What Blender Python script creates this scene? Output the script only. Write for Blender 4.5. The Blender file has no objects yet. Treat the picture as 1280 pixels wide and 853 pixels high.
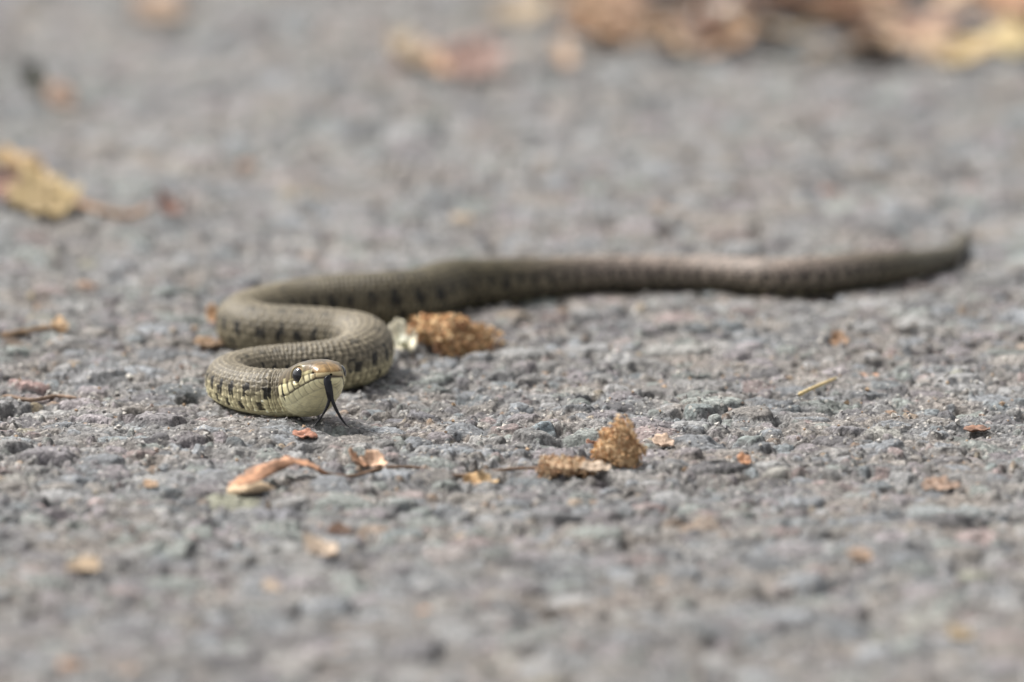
import bpy, math, random
import numpy as np

# ------------------------------------------------------------------ camera, light, exposure
scene = bpy.context.scene
C = scene.collection
PW, PH = 1280.0, 853.0                 # photograph pixels used for placing things
PITCH = math.radians(10.0)             # telephoto lens close to the ground, looking slightly down
DIST = 3.40                            # metres from lens to the ground point in the middle of the frame
FRAME_W = 0.256                        # metres across the frame at that distance
CAM = np.array([0.0, -DIST * math.cos(PITCH), DIST * math.sin(PITCH)])
LENS = 36.0 * DIST / FRAME_W

cam_data = bpy.data.cameras.new('camera')
cam = bpy.data.objects.new('camera', cam_data)
C.objects.link(cam)
cam.location = CAM
cam.rotation_euler = (math.pi / 2 - PITCH, 0, 0)
cam_data.sensor_width = 36.0
cam_data.lens = LENS
cam_data.clip_start = 0.05
cam_data.clip_end = 200.0
cam_data.dof.use_dof = True
cam_data.dof.focus_distance = 3.286
cam_data.dof.aperture_fstop = 9.2
scene.camera = cam

SUN_EL, SUN_AZ = math.radians(54), math.radians(-60)   # behind the snake and to its left
world = bpy.data.worlds.new('World')
scene.world = world
world.use_nodes = True
wn, wl = world.node_tree.nodes, world.node_tree.links
sky = wn.new('ShaderNodeTexSky')
sky.sky_type = 'NISHITA'
sky.sun_disc = False
sky.sun_elevation = SUN_EL
sky.sun_rotation = SUN_AZ
sky.dust_density = 4.0
sky.air_density = 1.0
hs = wn.new('ShaderNodeHueSaturation')
hs.inputs['Saturation'].default_value = 0.10      # hazy, thinly clouded sky
wl.new(sky.outputs[0], hs.inputs['Color'])
wl.new(hs.outputs[0], wn['Background'].inputs[0])
wn['Background'].inputs[1].default_value = 0.12

sun_data = bpy.data.lights.new('sun', 'SUN')
sun_data.energy = 2.8
sun_data.angle = math.radians(10)
sun_data.color = (1.0, 0.955, 0.89)
sun = bpy.data.objects.new('sun', sun_data)
C.objects.link(sun)
sun.rotation_euler = (math.pi / 2 - SUN_EL, 0, math.pi - SUN_AZ)

scene.view_settings.view_transform = 'Standard'
scene.view_settings.look = 'None'
scene.view_settings.gamma = 1.0
scene.view_settings.exposure = 0.76
scene.render.engine = 'CYCLES'
scene.cycles.use_denoising = True

# ------------------------------------------------------------------ pixel -> place
def ray(u, v):
    x = (u - PW / 2) / PW * 36.0 / LENS
    y = -(v - PH / 2) / PW * 36.0 / LENS
    f = np.array([0, math.cos(PITCH), -math.sin(PITCH)])
    up = np.array([0, math.sin(PITCH), math.cos(PITCH)])
    return f + np.array([x, 0, 0]) + y * up
def on_ground(u, v, z=0.0):
    d = ray(u, v)
    return CAM + d * ((z - CAM[2]) / d[2])
def at_depth(u, v, Y):
    d = ray(u, v)
    return CAM + d * ((Y - CAM[1]) / d[1])
def mpp(p):                            # metres per photo pixel at a point
    f = np.array([0, math.cos(PITCH), -math.sin(PITCH)])
    return float((np.asarray(p) - CAM) @ f) * 36.0 / LENS / PW

rng = np.random.default_rng(7)
random.seed(7)

# ------------------------------------------------------------------ noise
def smooth(t): return t * t * (3 - 2 * t)
class Lattice:
    def __init__(self, seed, cell, n=512):
        self.L = np.random.default_rng(seed).uniform(-1, 1, (n, n)); self.c = cell; self.n = n
    def grid(self, xs, ys):
        fx, fy = xs / self.c + 1000.37, ys / self.c + 1000.71
        ix, iy = np.floor(fx).astype(int), np.floor(fy).astype(int)
        tx, ty = smooth(fx - ix), smooth(fy - iy)
        ix0, ix1, iy0, iy1 = ix % self.n, (ix + 1) % self.n, iy % self.n, (iy + 1) % self.n
        a = self.L[np.ix_(iy0, ix0)]; b = self.L[np.ix_(iy0, ix1)]
        c = self.L[np.ix_(iy1, ix0)]; d = self.L[np.ix_(iy1, ix1)]
        tx = tx[None, :]; ty = ty[:, None]
        return (a * (1 - tx) + b * tx) * (1 - ty) + (c * (1 - tx) + d * tx) * ty
    def at(self, x, y):
        x = np.asarray(x, float); y = np.asarray(y, float)
        fx, fy = x / self.c + 1000.37, y / self.c + 1000.71
        ix, iy = np.floor(fx).astype(int), np.floor(fy).astype(int)
        tx, ty = smooth(fx - ix), smooth(fy - iy)
        n = self.n
        a = self.L[iy % n, ix % n]; b = self.L[iy % n, (ix + 1) % n]
        c = self.L[(iy + 1) % n, ix % n]; d = self.L[(iy + 1) % n, (ix + 1) % n]
        return (a * (1 - tx) + b * tx) * (1 - ty) + (c * (1 - tx) + d * tx) * ty
LOW = [(Lattice(1, 0.055), 0.0009), (Lattice(2, 0.024), 0.0007)]
def contact(u, v):                     # where a pixel's ray meets the gently rolling road
    p = on_ground(u, v)
    for _ in range(4): p = on_ground(u, v, float(low(p[0], p[1])))
    return p
def low(x, y): return sum(l.at(x, y) * a for l, a in LOW)

# ------------------------------------------------------------------ object helpers
def tag(o, label=None, cat=None, group=None, kind=None):
    if label: o['label'] = label
    if cat: o['category'] = cat
    if group: o['group'] = group
    if kind: o['kind'] = kind
    return o
def mesh_obj(name, verts, faces, mat, parent=None, cols=None, extra=None, shade=True):
    me = bpy.data.meshes.new(name)
    verts = np.asarray(verts, np.float32)
    if isinstance(faces, np.ndarray):
        n, k = faces.shape
        me.vertices.add(len(verts)); me.vertices.foreach_set('co', verts.ravel())
        me.loops.add(n * k); me.loops.foreach_set('vertex_index', faces.ravel().astype(np.int32))
        me.polygons.add(n)
        me.polygons.foreach_set('loop_start', np.arange(0, n * k, k, dtype=np.int32))
        me.update(calc_edges=True)
    else:
        me.from_pydata([tuple(map(float, v)) for v in verts], [], faces)
        me.update()
    me.polygons.foreach_set('use_smooth', np.full(len(me.polygons), shade, dtype=bool))
    if cols is not None:
        a = me.color_attributes.new('Col', 'FLOAT_COLOR', 'POINT')
        c = np.ones((len(verts), 4), np.float32); c[:, :3] = cols
        a.data.foreach_set('color', c.ravel())
    for nm, arr in (extra or {}).items():
        a = me.attributes.new(nm, 'FLOAT', 'POINT')
        a.data.foreach_set('value', np.asarray(arr, np.float32).ravel())
    me.materials.append(mat)
    o = bpy.data.objects.new(name, me)
    C.objects.link(o)
    if parent is not None: o.parent = parent
    return o
def new_mat(name):
    m = bpy.data.materials.new(name); m.use_nodes = True
    return m, m.node_tree.nodes, m.node_tree.links, m.node_tree.nodes['Principled BSDF']
def noise_node(n, l, scale, detail=3, coord=None, rough=0.6):
    t = n.new('ShaderNodeTexNoise'); t.inputs['Scale'].default_value = scale
    t.inputs['Detail'].default_value = detail; t.inputs['Roughness'].default_value = rough
    if coord is not None: l.new(coord, t.inputs['Vector'])
    return t
def math_node(n, l, op, a, b=None, c=None):
    m = n.new('ShaderNodeMath'); m.operation = op
    for i, x in enumerate((a, b, c)):
        if x is None: continue
        if isinstance(x, (int, float)): m.inputs[i].default_value = x
        else: l.new(x, m.inputs[i])
    return m.outputs[0]
def scale_col(n, l, col, fac):
    v = n.new('ShaderNodeVectorMath'); v.operation = 'SCALE'
    l.new(col, v.inputs[0])
    if isinstance(fac, (int, float)): v.inputs['Scale'].default_value = fac
    else: l.new(fac, v.inputs['Scale'])
    return v.outputs[0]

# ------------------------------------------------------------------ road material
def road_material():
    m, n, l, b = new_mat('worn_asphalt')
    tc = n.new('ShaderNodeTexCoord').outputs['Object']
    at = n.new('ShaderNodeAttribute'); at.attribute_name = 'Col'
    n1 = noise_node(n, l, 420, 4, tc)           # mineral mottling inside a stone
    n2 = noise_node(n, l, 1700, 3, tc, 0.7)     # crystals
    n3 = noise_node(n, l, 26, 4, tc)            # broad dusty patches
    f = math_node(n, l, 'MULTIPLY_ADD', n1.outputs[0], 0.7, 0.65)
    g = math_node(n, l, 'MULTIPLY_ADD', n2.outputs[0], 1.8, 0.10)
    h = math_node(n, l, 'MULTIPLY_ADD', n3.outputs[0], 0.5, 0.75)
    k = math_node(n, l, 'MULTIPLY', math_node(n, l, 'MULTIPLY', f, g), h)
    base0 = scale_col(n, l, at.outputs['Color'], k)
    # pale quartz grains and dark specks
    vo = n.new('ShaderNodeTexVoronoi'); vo.inputs['Scale'].default_value = 900
    l.new(tc, vo.inputs['Vector'])
    sep = n.new('ShaderNodeSeparateColor'); l.new(vo.outputs['Color'], sep.inputs[0])
    base = scale_col(n, l, base0, math_node(n, l, 'MULTIPLY_ADD', sep.outputs[2], 0.7, 0.65))
    near = math_node(n, l, 'LESS_THAN', vo.outputs['Distance'], 0.42)
    pale = math_node(n, l, 'MULTIPLY', math_node(n, l, 'GREATER_THAN', sep.outputs[0], 0.90), near)
    dark = math_node(n, l, 'MULTIPLY', math_node(n, l, 'LESS_THAN', sep.outputs[1], 0.12), near)
    mx = n.new('ShaderNodeMix'); mx.data_type = 'RGBA'
    l.new(math_node(n, l, 'MULTIPLY', pale, 0.7), mx.inputs[0]); l.new(base, mx.inputs[6])
    mx.inputs[7].default_value = (0.52, 0.49, 0.45, 1)
    my = n.new('ShaderNodeMix'); my.data_type = 'RGBA'
    l.new(math_node(n, l, 'MULTIPLY', dark, 0.75), my.inputs[0]); l.new(mx.outputs[2], my.inputs[6])
    my.inputs[7].default_value = (0.05, 0.048, 0.05, 1)
    l.new(my.outputs[2], b.inputs['Base Color'])
    r = math_node(n, l, 'MULTIPLY_ADD', n2.outputs[0], 0.6, 0.30)
    l.new(r, b.inputs['Roughness'])
    b.inputs['Specular IOR Level'].default_value = 0.45
    bp = n.new('ShaderNodeBump'); bp.inputs['Strength'].default_value = 0.9
    bp.inputs['Distance'].default_value = 0.0009
    nb = noise_node(n, l, 1300, 4, tc, 0.7)
    hh = math_node(n, l, 'ADD', nb.outputs[0], math_node(n, l, 'MULTIPLY', vo.outputs['Distance'], -0.5))
    l.new(hh, bp.inputs['Height']); l.new(bp.outputs[0], b.inputs['Normal'])
    return m
ROAD_MAT = road_material()

# where the snake lies: photo pixel of the ground under it and height of its axis in mm
SNAKE_PX = [(354, 517, 5.6), (333, 515.5, 5.5), (308, 510.5, 5.2), (291, 504, 5.1), (285, 498, 5.1), (292, 492.5, 5.2), (312, 489, 5.4),
            (345, 487.5, 5.7), (390, 486, 5.9), (425, 483, 6.1), (446, 477, 6.3), (457, 467, 6.3), (454, 457, 6.4),
            (436, 451, 6.4), (405, 447.5, 6.4), (365, 444, 6.3), (332, 441, 6.2), (312, 436, 6.1), (302, 429, 6.0),
            (309, 422.5, 6.0), (332, 416.5, 6.1), (368, 410.5, 6.3), (420, 405.5, 6.5), (465, 402.5, 6.4), (500, 400, 6.4), (526, 396, 6.3), (546, 389.5, 6.3),
            (566, 383.5, 6.2), (595, 380, 5.9), (630, 375.5, 5.5), (680, 369.5, 5.05), (750, 363, 4.6), (850, 361, 4.5), (920, 363, 4.5), (970, 367, 4.65),
            (1020, 364, 4.7), (1070, 359, 4.7), (1120, 351, 4.0), (1158, 341, 3.2), (1184, 331, 2.6), (1196, 320, 2.1), (1202, 308, 1.6), (1206, 297, 1.1), (1209, 289, 0.7)]

# ------------------------------------------------------------------ road: relief built stone by stone
def build_road():
    X0, X1, Y0, Y1 = -0.175, 0.175, -0.48, 0.72
    core_x = np.arange(X0, X1, 0.00042)
    core_y = np.concatenate([np.arange(Y0, -0.24, 0.0012), np.arange(-0.24, 0.09, 0.00066),
                             np.arange(0.09, Y1, 0.0017)])
    def grow(step, far):
        out, p, s = [], 0.0, step
        while p < far: s *= 1.22; p += s; out.append(p)
        return np.array(out)
    g = grow(0.0006, 30.0)
    xs = np.concatenate([(X0 - g)[::-1], core_x, core_x[-1] + g])
    ys = np.concatenate([(Y0 - g)[::-1], core_y, core_y[-1] + g])
    nx, ny = len(xs), len(ys)
    lowz = sum(l.grid(xs, ys) * a for l, a in LOW)
    med = Lattice(3, 0.0052).grid(xs, ys); fin = Lattice(4, 0.0021).grid(xs, ys)
    mic = Lattice(5, 0.0010).grid(xs, ys); hum = Lattice(6, 0.011).grid(xs, ys)
    rough = fin * 0.00022 + mic * 0.00022
    pit = Lattice(8, 0.0075).grid(xs, ys) + 0.5 * med
    pits = smooth(np.clip((pit - 0.40) / 0.28, 0, 1))
    for u, v, w in [(965, 492, 62), (500, 518, 46), (795, 457, 60), (890, 520, 30), (440, 657, 40), (352, 682, 36), (940, 590, 34), (178, 512, 40),
                    (232, 537, 42), (60, 577, 46), (1172, 652, 56), (852, 692, 46), (900, 806, 70), (740, 236, 50), (930, 242, 60), (1070, 224, 80),
                    (482, 272, 50), (530, 302, 40), (400, 262, 46), (90, 640, 50), (250, 690, 60), (620, 660, 44), (760, 600, 40), (1110, 600, 46),
                    (660, 475, 44), (1130, 470, 40), (700, 760, 70), (460, 760, 60), (1010, 740, 60), (60, 760, 60), (1225, 700, 60)]:
        p = on_ground(u, v); r = w * mpp(p) * 0.5
        a0, a1 = np.searchsorted(xs, [p[0] - 2 * r, p[0] + 2 * r]); b0, b1 = np.searchsorted(ys, [p[1] - 2 * r, p[1] + 2 * r])
        q = np.sqrt(((xs[a0:a1] - p[0])[None, :] / r) ** 2 + ((ys[b0:b1] - p[1])[:, None] / (r * 0.9)) ** 2) + 0.45 * med[b0:b1, a0:a1] + 0.25 * fin[b0:b1, a0:a1]
        pits[b0:b1, a0:a1] = np.maximum(pits[b0:b1, a0:a1], 1.25 * smooth(np.clip((1.15 - q) / 0.35, 0, 1)))
    matrix = lowz - 0.00085 + hum * 0.0007 + med * 0.0006 + fin * 0.00045 + mic * 0.0004 - 0.0022 * pits
    Z = matrix.copy()
    tone = 1 + 0.25 * hum + 0.2 * fin + 0.15 * mic
    white = Lattice(9, 0.0006).grid(xs, ys)
    tone = tone * np.exp(0.55 * white + 0.25 * mic)
    warm = Lattice(10, 0.016).grid(xs, ys)[..., None]
    COL = (np.array([0.142, 0.134, 0.128]) + warm * np.array([0.022, 0.006, -0.008])) * tone[..., None]
    ID = np.full((ny, nx), -1, np.int32)
    # --- stone centres: big first, never on top of each other
    res = 0.0005
    occ = np.zeros((int((Y1 - Y0) / res) + 40, int((X1 - X0) / res) + 40), bool)
    stones = []
    pal = [((0.203, 0.182, 0.189), 5), ((0.188, 0.200, 0.214), 4.5), ((0.199, 0.217, 0.202), 3.5), ((0.255, 0.25, 0.243), 4),
           ((0.32, 0.31, 0.30), 2), ((0.265, 0.205, 0.195), 1.6), ((0.30, 0.22, 0.16), 0.5), ((0.105, 0.10, 0.105), 3.0),
           ((0.225, 0.205, 0.185), 3), ((0.165, 0.185, 0.195), 1.5)]
    pc = np.array([p[0] for p in pal]); pwt = np.array([p[1] for p in pal]); pwt = pwt / pwt.sum()
    def try_place(x, y, r, force=False):
        i, j = int((y - Y0) / res), int((x - X0) / res)
        k = max(1, int(r * 0.80 / res))
        sl = occ[max(0, i - k):i + k, max(0, j - k):j + k]
        if not force and sl.any(): return False
        k2 = max(1, int(r * 0.72 / res))
        occ[max(0, i - k2):i + k2, max(0, j - k2):j + k2] = True
        return True
    # stones one can recognise in the photograph: pixel, width px, depth stretch, colour, rise
    known = [(850, 437, 105, .55, (.27, .265, .25), .0004), (35, 482, 62, .6, (.34, .23, .21), .0006), (1090, 463, 34, .5, (.50, .29, .19), .0003),
             (530, 772, 34, .6, (.42, .23, .13), .0005), (90, 838, 46, .7, (.46, .25, .14), .0008), (160, 842, 44, .7, (.42, .27, .18), .0005),
             (1180, 640, 120, .8, (.20, .215, .215), .0005), (990, 655, 90, .6, (.19, .20, .205), .0004), (880, 790, 90, .8, (.115, .125, .13), .0004),
             (310, 208, 30, .7, (.48, .28, .18), .0006), (835, 258, 60, .5, (.42, .31, .23), .0003), (1035, 242, 40, .7, (.30, .17, .13), .0006),
             (575, 272, 44, .8, (.42, .32, .21), .0006), (105, 358, 38, .6, (.42, .27, .19), .0003), (385, 313, 30, .6, (.38, .29, .22), .0003),
             (205, 640, 24, .7, (.48, .48, .47), .0006), (385, 316, 26, .6, (.36, .29, .25), .0003), (930, 578, 18, .6, (.36, .19, .11), .0006),
             (505, 665, 60, .6, (.20, .235, .24), .0004), (700, 640, 80, .7, (.20, .20, .205), .0004), (520, 518, 70, .7, (.15, .145, .155), .0004),
             (650, 440, 70, .6, (.25, .25, .245), .0004), (1060, 540, 60, .7, (.235, .225, .235), .0004), (940, 550, 48, .7, (.20, .225, .215), .0006),
             (680, 535, 40, .7, (.18, .21, .225), .0006), (870, 515, 44, .7, (.19, .215, .21), .0008), (1240, 590, 36, .7, (.19, .225, .22), .0006),
             (150, 210, 60, .7, (.29, .28, .27), .0004), (60, 570, 84, .7, (.21, .195, .205), .0006), (200, 525, 70, .7, (.215, .20, .205), .0008),
             (120, 470, 90, .6, (.24, .24, .245), .0005), (345, 640, 66, .7, (.20, .20, .215), .0006), (1000, 690, 100, .7, (.215, .20, .205), .0004)]
    for u, v, w, st, col, rise in known:
        p = on_ground(u, v); r = w * mpp(p) * 0.5
        try_place(p[0], p[1], r * 0.8, True); stones.append((p[0], p[1], r, st, np.array(col), rise))
    for r0, r1, tries in ((0.0058, 0.0085, 1000), (0.0042, 0.0060, 4200), (0.0028, 0.0043, 9000), (0.0017, 0.0029, 15000),
                          (0.0010, 0.0018, 26000)):
        px = rng.uniform(X0, X1, tries); py = rng.uniform(Y0, Y1, tries); pr = rng.uniform(r0, r1, tries)
        if r1 < 0.002: py = rng.uniform(-0.26, 0.14, tries)
        for x, y, r in zip(px, py, pr):
            if try_place(x, y, r):
                c = pc[rng.choice(len(pc), p=pwt)] * rng.uniform(0.62, 1.38)
                if r < 0.002 and rng.random() < 0.06: c = np.array([0.38, 0.25, 0.16]) * rng.uniform(.8, 1.2)
                stones.append((x, y, r, rng.uniform(0.75, 1.0), c, None))
    bed = np.array([on_ground(u, v)[:2] for u, v, _ in SNAKE_PX] + [on_ground(u, v)[:2] for u, v in ((375, 520), (400, 526), (420, 532))])
    for si, (x, y, r, st, col, rise) in enumerate(stones):
        col = np.minimum(col, 0.36 if r < 0.003 else 0.285) if rise is None else col
        a0, a1 = np.searchsorted(xs, [x - r * 1.25, x + r * 1.25]); b0, b1 = np.searchsorted(ys, [y - r * 1.25, y + r * 1.25])
        if a1 - a0 < 2 or b1 - b0 < 2: continue
        dx = (xs[a0:a1] - x)[None, :]; dy = (ys[b0:b1] - y)[:, None]
        rot = 0.0 if rise is not None else rng.uniform(0, math.pi)
        ca, sa = math.cos(rot), math.sin(rot)
        ex = dx * ca + dy * sa; ey = (-dx * sa + dy * ca) / st
        wob = 1 + 0.0
        K = rng.integers(5, 8); a = np.arange(K) * 2 * math.pi / K + rng.uniform(-.35, .35, K)
        d = np.full(np.broadcast(ex, ey).shape, -1e9)
        for t in a: d = np.maximum(d, ex * math.cos(t) + ey * math.sin(t) - r * rng.uniform(0.72, 1.0))
        d = np.maximum(d, np.sqrt(ex * ex + ey * ey) - r * 1.08)
        d = d + med[b0:b1, a0:a1] * r * 0.22 + fin[b0:b1, a0:a1] * min(0.0009, r * 0.24) + mic[b0:b1, a0:a1] * 0.0003
        e = -d
        up = rise + 0.0006 if rise is not None else rng.normal(-0.0001, 0.00056) - (0.0003 if r < 0.002 else 0)
        near_snake = np.min(np.hypot(bed[:, 0] - x, (bed[:, 1] - y) * np.where(bed[:, 1] > y, 0.55, 1.0))) < 0.016
        if near_snake and rise is None: up = min(up, -0.0004)
        tx, ty = rng.normal(0, 0.085 if not near_snake else 0.04, 2); drop = rng.uniform(0.0012, 0.0026); gran = rng.uniform(0.7, 1.6)
        bev = 0.00018 + r * 0.05
        h = lowz[b0:b1, a0:a1] + up + tx * dx + ty * dy + 0.00016 * r / 0.004 * (1 - (ex * ex + ey * ey) / (r * r)) \
            - drop * np.exp(-np.maximum(e, 0) / bev) + rough[b0:b1, a0:a1] * gran + med[b0:b1, a0:a1] * 0.00035 - 0.0019 * pits[b0:b1, a0:a1]
        ok = (e > 0) & (h > Z[b0:b1, a0:a1])
        Z[b0:b1, a0:a1] = np.where(ok, h, Z[b0:b1, a0:a1])
        cv = col[None, None, :] * ((1 + 0.16 * fin[b0:b1, a0:a1] + 0.14 * med[b0:b1, a0:a1]) * np.exp(0.22 * gran * white[b0:b1, a0:a1]))[..., None]
        k = np.clip(e / 0.0009, 0.15, 0.88 if rise is None else 1.0)[..., None]          # mastic film still clings to the stone's rim
        cv = cv * k + COL[b0:b1, a0:a1] * (1 - k)
        COL[b0:b1, a0:a1] = np.where(ok[..., None], cv, COL[b0:b1, a0:a1])
        ID[b0:b1, a0:a1] = np.where(ok, si, ID[b0:b1, a0:a1])
    VX, VY = np.meshgrid(xs, ys)
    V = np.stack([VX, VY, Z], -1).reshape(-1, 3); CC = COL.reshape(-1, 3)
    idx = np.arange(ny * nx).reshape(ny, nx)
    F = np.stack([idx[:-1, :-1], idx[:-1, 1:], idx[1:, 1:], idx[1:, :-1]], -1).reshape(-1, 4)
    f_id = ID[:-1, :-1].ravel()
    same = (f_id == ID[:-1, 1:].ravel()) & (f_id == ID[1:, 1:].ravel()) & (f_id == ID[1:, :-1].ravel()) & (f_id >= 0)
    # the 300 stones that show largest in the picture become pieces of their own
    score = []
    cx, cy = V[F[:, 0], 0], V[F[:, 0], 1]
    area = np.where(same, np.abs((V[F[:, 1], 0] - V[F[:, 0], 0]) * (V[F[:, 3], 1] - V[F[:, 0], 1])), 0)
    a_sum = np.bincount(f_id[same], weights=area[same], minlength=len(stones))
    for si, s in enumerate(stones):
        half = 0.128 * (s[1] - CAM[1]) / 3.35
        inside = abs(s[0]) < half - 0.002 and -0.42 < s[1] < 0.55
        blur = abs(s[1] + 0.055) * 53.0 / 3400.0 * 1.2
        score.append(a_sum[si] / (1 + (blur / 0.003) ** 2) if inside else 0)
    pick = set(np.argsort(score)[::-1][:300].tolist())
    is_pick = np.zeros(len(stones) + 1, bool); is_pick[list(pick)] = True
    own = same & is_pick[f_id]
    keep = F[~own]
    road = mesh_obj('road', V, keep, ROAD_MAT, cols=CC)
    tag(road, 'worn grey asphalt road surface with exposed aggregate', None, None, 'structure')
    order = np.argsort(f_id[own], kind='stable'); fo = F[own][order]; io = f_id[own][order]
    cut = np.flatnonzero(np.diff(io)) + 1
    for fs in np.split(fo, cut):
        u, inv = np.unique(fs.ravel(), return_inverse=True); q = inv.reshape(-1, 4)
        E = np.concatenate([q[:, [0, 1]], q[:, [1, 2]], q[:, [2, 3]], q[:, [3, 0]]])
        key = E[:, 0] * 100000 + E[:, 1]; rev = E[:, 1] * 100000 + E[:, 0]
        bd = E[~np.isin(key, rev)]
        bv = np.unique(bd); mp = {int(b): len(u) + i for i, b in enumerate(bv)}
        vv = V[u]; low_v = vv[bv].copy(); low_v[:, 2] -= 0.003
        sk = np.array([[b, a, mp[int(a)], mp[int(b)]] for a, b in bd])
        mesh_obj('stone', np.concatenate([vv, low_v]), np.concatenate([q, sk]), ROAD_MAT, road,
                 cols=np.concatenate([CC[u], CC[u][bv]]))
    return xs, ys, Z, stones
XS, YS, ZG, STONES = build_road()
def ground_z(x, y):
    i = np.clip(np.searchsorted(YS, y), 0, len(YS) - 1); j = np.clip(np.searchsorted(XS, x), 0, len(XS) - 1)
    return ZG[i, j]
def ground_top(x, y, r):               # highest point of the relief under a small thing
    a0, a1 = np.searchsorted(XS, [x - r, x + r]); b0, b1 = np.searchsorted(YS, [y - r, y + r])
    return float(np.percentile(ZG[b0:b1 + 1, a0:a1 + 1], 72))

# ------------------------------------------------------------------ snake
def catmull(P, n=24):
    P = np.asarray(P, float); out = []
    Q = np.vstack([2 * P[0] - P[1], P, 2 * P[-1] - P[-2]])
    for i in range(1, len(Q) - 2):
        p0, p1, p2, p3 = Q[i - 1], Q[i], Q[i + 1], Q[i + 2]
        t0 = 0; t1 = t0 + np.linalg.norm(p1 - p0) ** .5; t2 = t1 + np.linalg.norm(p2 - p1) ** .5; t3 = t2 + np.linalg.norm(p3 - p2) ** .5
        t = np.linspace(t1, t2, n, endpoint=False)[:, None]
        A1 = (t1 - t) / (t1 - t0) * p0 + (t - t0) / (t1 - t0) * p1
        A2 = (t2 - t) / (t2 - t1) * p1 + (t - t1) / (t2 - t1) * p2
        A3 = (t3 - t) / (t3 - t2) * p2 + (t - t2) / (t3 - t2) * p3
        B1 = (t2 - t) / (t2 - t0) * A1 + (t - t0) / (t2 - t0) * A2
        B2 = (t3 - t) / (t3 - t1) * A2 + (t - t1) / (t3 - t1) * A3
        out.append((t2 - t) / (t2 - t1) * B1 + (t - t1) / (t2 - t1) * B2)
    out.append(P[-1][None]); return np.vstack(out)
MM = 0.001
HEAD_YAW, HEAD_PITCH, HEAD_LEN, HK = math.radians(21), math.radians(20), 23.2, 1.20
def snake_path():
    occ = contact(375, 518.5); occ[2] += 0.0056
    f = np.array([math.sin(HEAD_YAW) * math.cos(HEAD_PITCH), -math.cos(HEAD_YAW) * math.cos(HEAD_PITCH), math.sin(HEAD_PITCH)])
    snout = occ + f * HEAD_LEN * MM
    P = [snout + (occ - snout) * t for t in (0, .25, .5, .75, .92)]
    for u, v, z in SNAKE_PX:
        p = contact(u, v); p[2] += z * MM - 0.0006; P.append(p)
    return np.array(P)
def build_snake():
    raw = catmull(snake_path())
    L = np.concatenate([[0], np.cumsum(np.linalg.norm(np.diff(raw, axis=0), axis=1))]) / MM
    total = L[-1]
    knot = L[np.arange(5, 5 + len(SNAKE_PX)) * 24]             # distance from the snout to each point of SNAKE_PX
    s_of = lambda u: knot[min(k for k in range(26, len(SNAKE_PX)) if SNAKE_PX[k][0] >= u)]
    # rings closer together on the head and the near coils
    s = np.concatenate([0.02 + 0.9 * np.linspace(0, 1, 14) ** 1.6, np.arange(0.97, 30, 0.14), np.arange(30, 240, 0.26), np.arange(240, total, 0.55)])
    ctr = np.stack([np.interp(s, L, raw[:, k]) for k in range(3)], -1)
    # soften the polyline a little
    k = np.ones(9) / 9
    for _ in range(3):
        for c in range(3):
            pad = np.concatenate([np.full(4, ctr[0, c]), ctr[:, c], np.full(4, ctr[-1, c])]); sm = np.convolve(pad, k, 'valid')
            ctr[200:-6, c] = sm[200:-6]
    T = np.gradient(ctr, axis=0); T /= np.linalg.norm(T, axis=1)[:, None]
    for _ in range(4):
        for c in range(3):
            pad = np.concatenate([np.full(4, T[0, c]), T[:, c], np.full(4, T[-1, c])]); T[:, c] = np.convolve(pad, k, 'valid')
    T /= np.linalg.norm(T, axis=1)[:, None]
    S = np.cross(T, [0, 0, 1.0]); S /= np.linalg.norm(S, axis=1)[:, None]
    U = np.cross(S, T)
    def prof(pts): a = np.array(pts, float); return np.interp(s, a[:, 0], a[:, 1])
    def soft(a, n=7):
        pad = np.concatenate([np.full(n // 2, a[0]), a, np.full(n // 2, a[-1])]); return np.convolve(pad, np.ones(n) / n, 'valid')
    body = [(30, 5.5)] + [(a, p[2]) for a, p in zip(knot, SNAKE_PX) if a > 36] + [(total, 0.25)]
    body[-2] = (body[-2][0] - 2.0, body[-2][1])
    tip = lambda m: [(0, 0.02), (.05, m * .28), (.15, m * .46), (.35, m * .66), (.6, m * .82), (.95, m * 1.0)]
    hk = lambda pts: [(a * HK, b * HK) for a, b in pts]
    W = prof(hk(tip(2.75) + [(1.6, 3.1), (3, 3.7), (5, 4.45), (7, 5.15), (9, 5.65), (12, 6.0), (14.5, 6.05), (17, 5.5), (20, 4.6)]) + body)
    TB = lambda pts: [(a, b * 1.10) for a, b in pts]
    Tp = prof(hk(TB(tip(1.65) + [(1.6, 2.2), (3, 2.85), (5, 3.6), (7, 4.05), (10, 4.3), (14, 4.35), (18, 4.3), (20, 4.3)])) + body)
    Bt = prof(hk(TB(tip(1.75) + [(1.6, 2.05), (3, 2.6), (5, 3.25), (8, 4.3), (11, 5.0), (15, 5.3), (20, 4.4)])) + body)
    W, Tp, Bt = [np.where(s > 1.5, soft(a, 11), a) for a in (W, Tp, Bt)]
    W[s > 29] *= 1.03
    NT = 232
    th = np.linspace(-math.pi, math.pi, NT, endpoint=False)
    n_up = np.interp(s, [0, 3, 12, 24], [2.1, 2.8, 2.7, 2.05]); n_dn = np.interp(s, [0, 3, 14, 30], [2.1, 2.2, 2.2, 2.5])
    sn, cs = np.sin(th), np.cos(th)
    ex = np.where(cs[None, :] >= 0, 2 / n_up[:, None], 2 / n_dn[:, None])
    yy = W[:, None] * np.sign(sn) * np.abs(sn)[None, :] ** ex
    zz = np.where(cs[None, :] >= 0, Tp[:, None], Bt[:, None]) * np.sign(cs) * np.abs(cs)[None, :] ** ex
    SS = np.repeat(s[:, None], NT, 1); TH = np.repeat(th[None, :], len(s), 0); AT = np.abs(TH)
    # ---- scales: keeled, overlapping, 19 rows, free edge towards the tail
    r_loc = np.maximum(W, 0.5)
    P = 0.40 * r_loc
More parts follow.
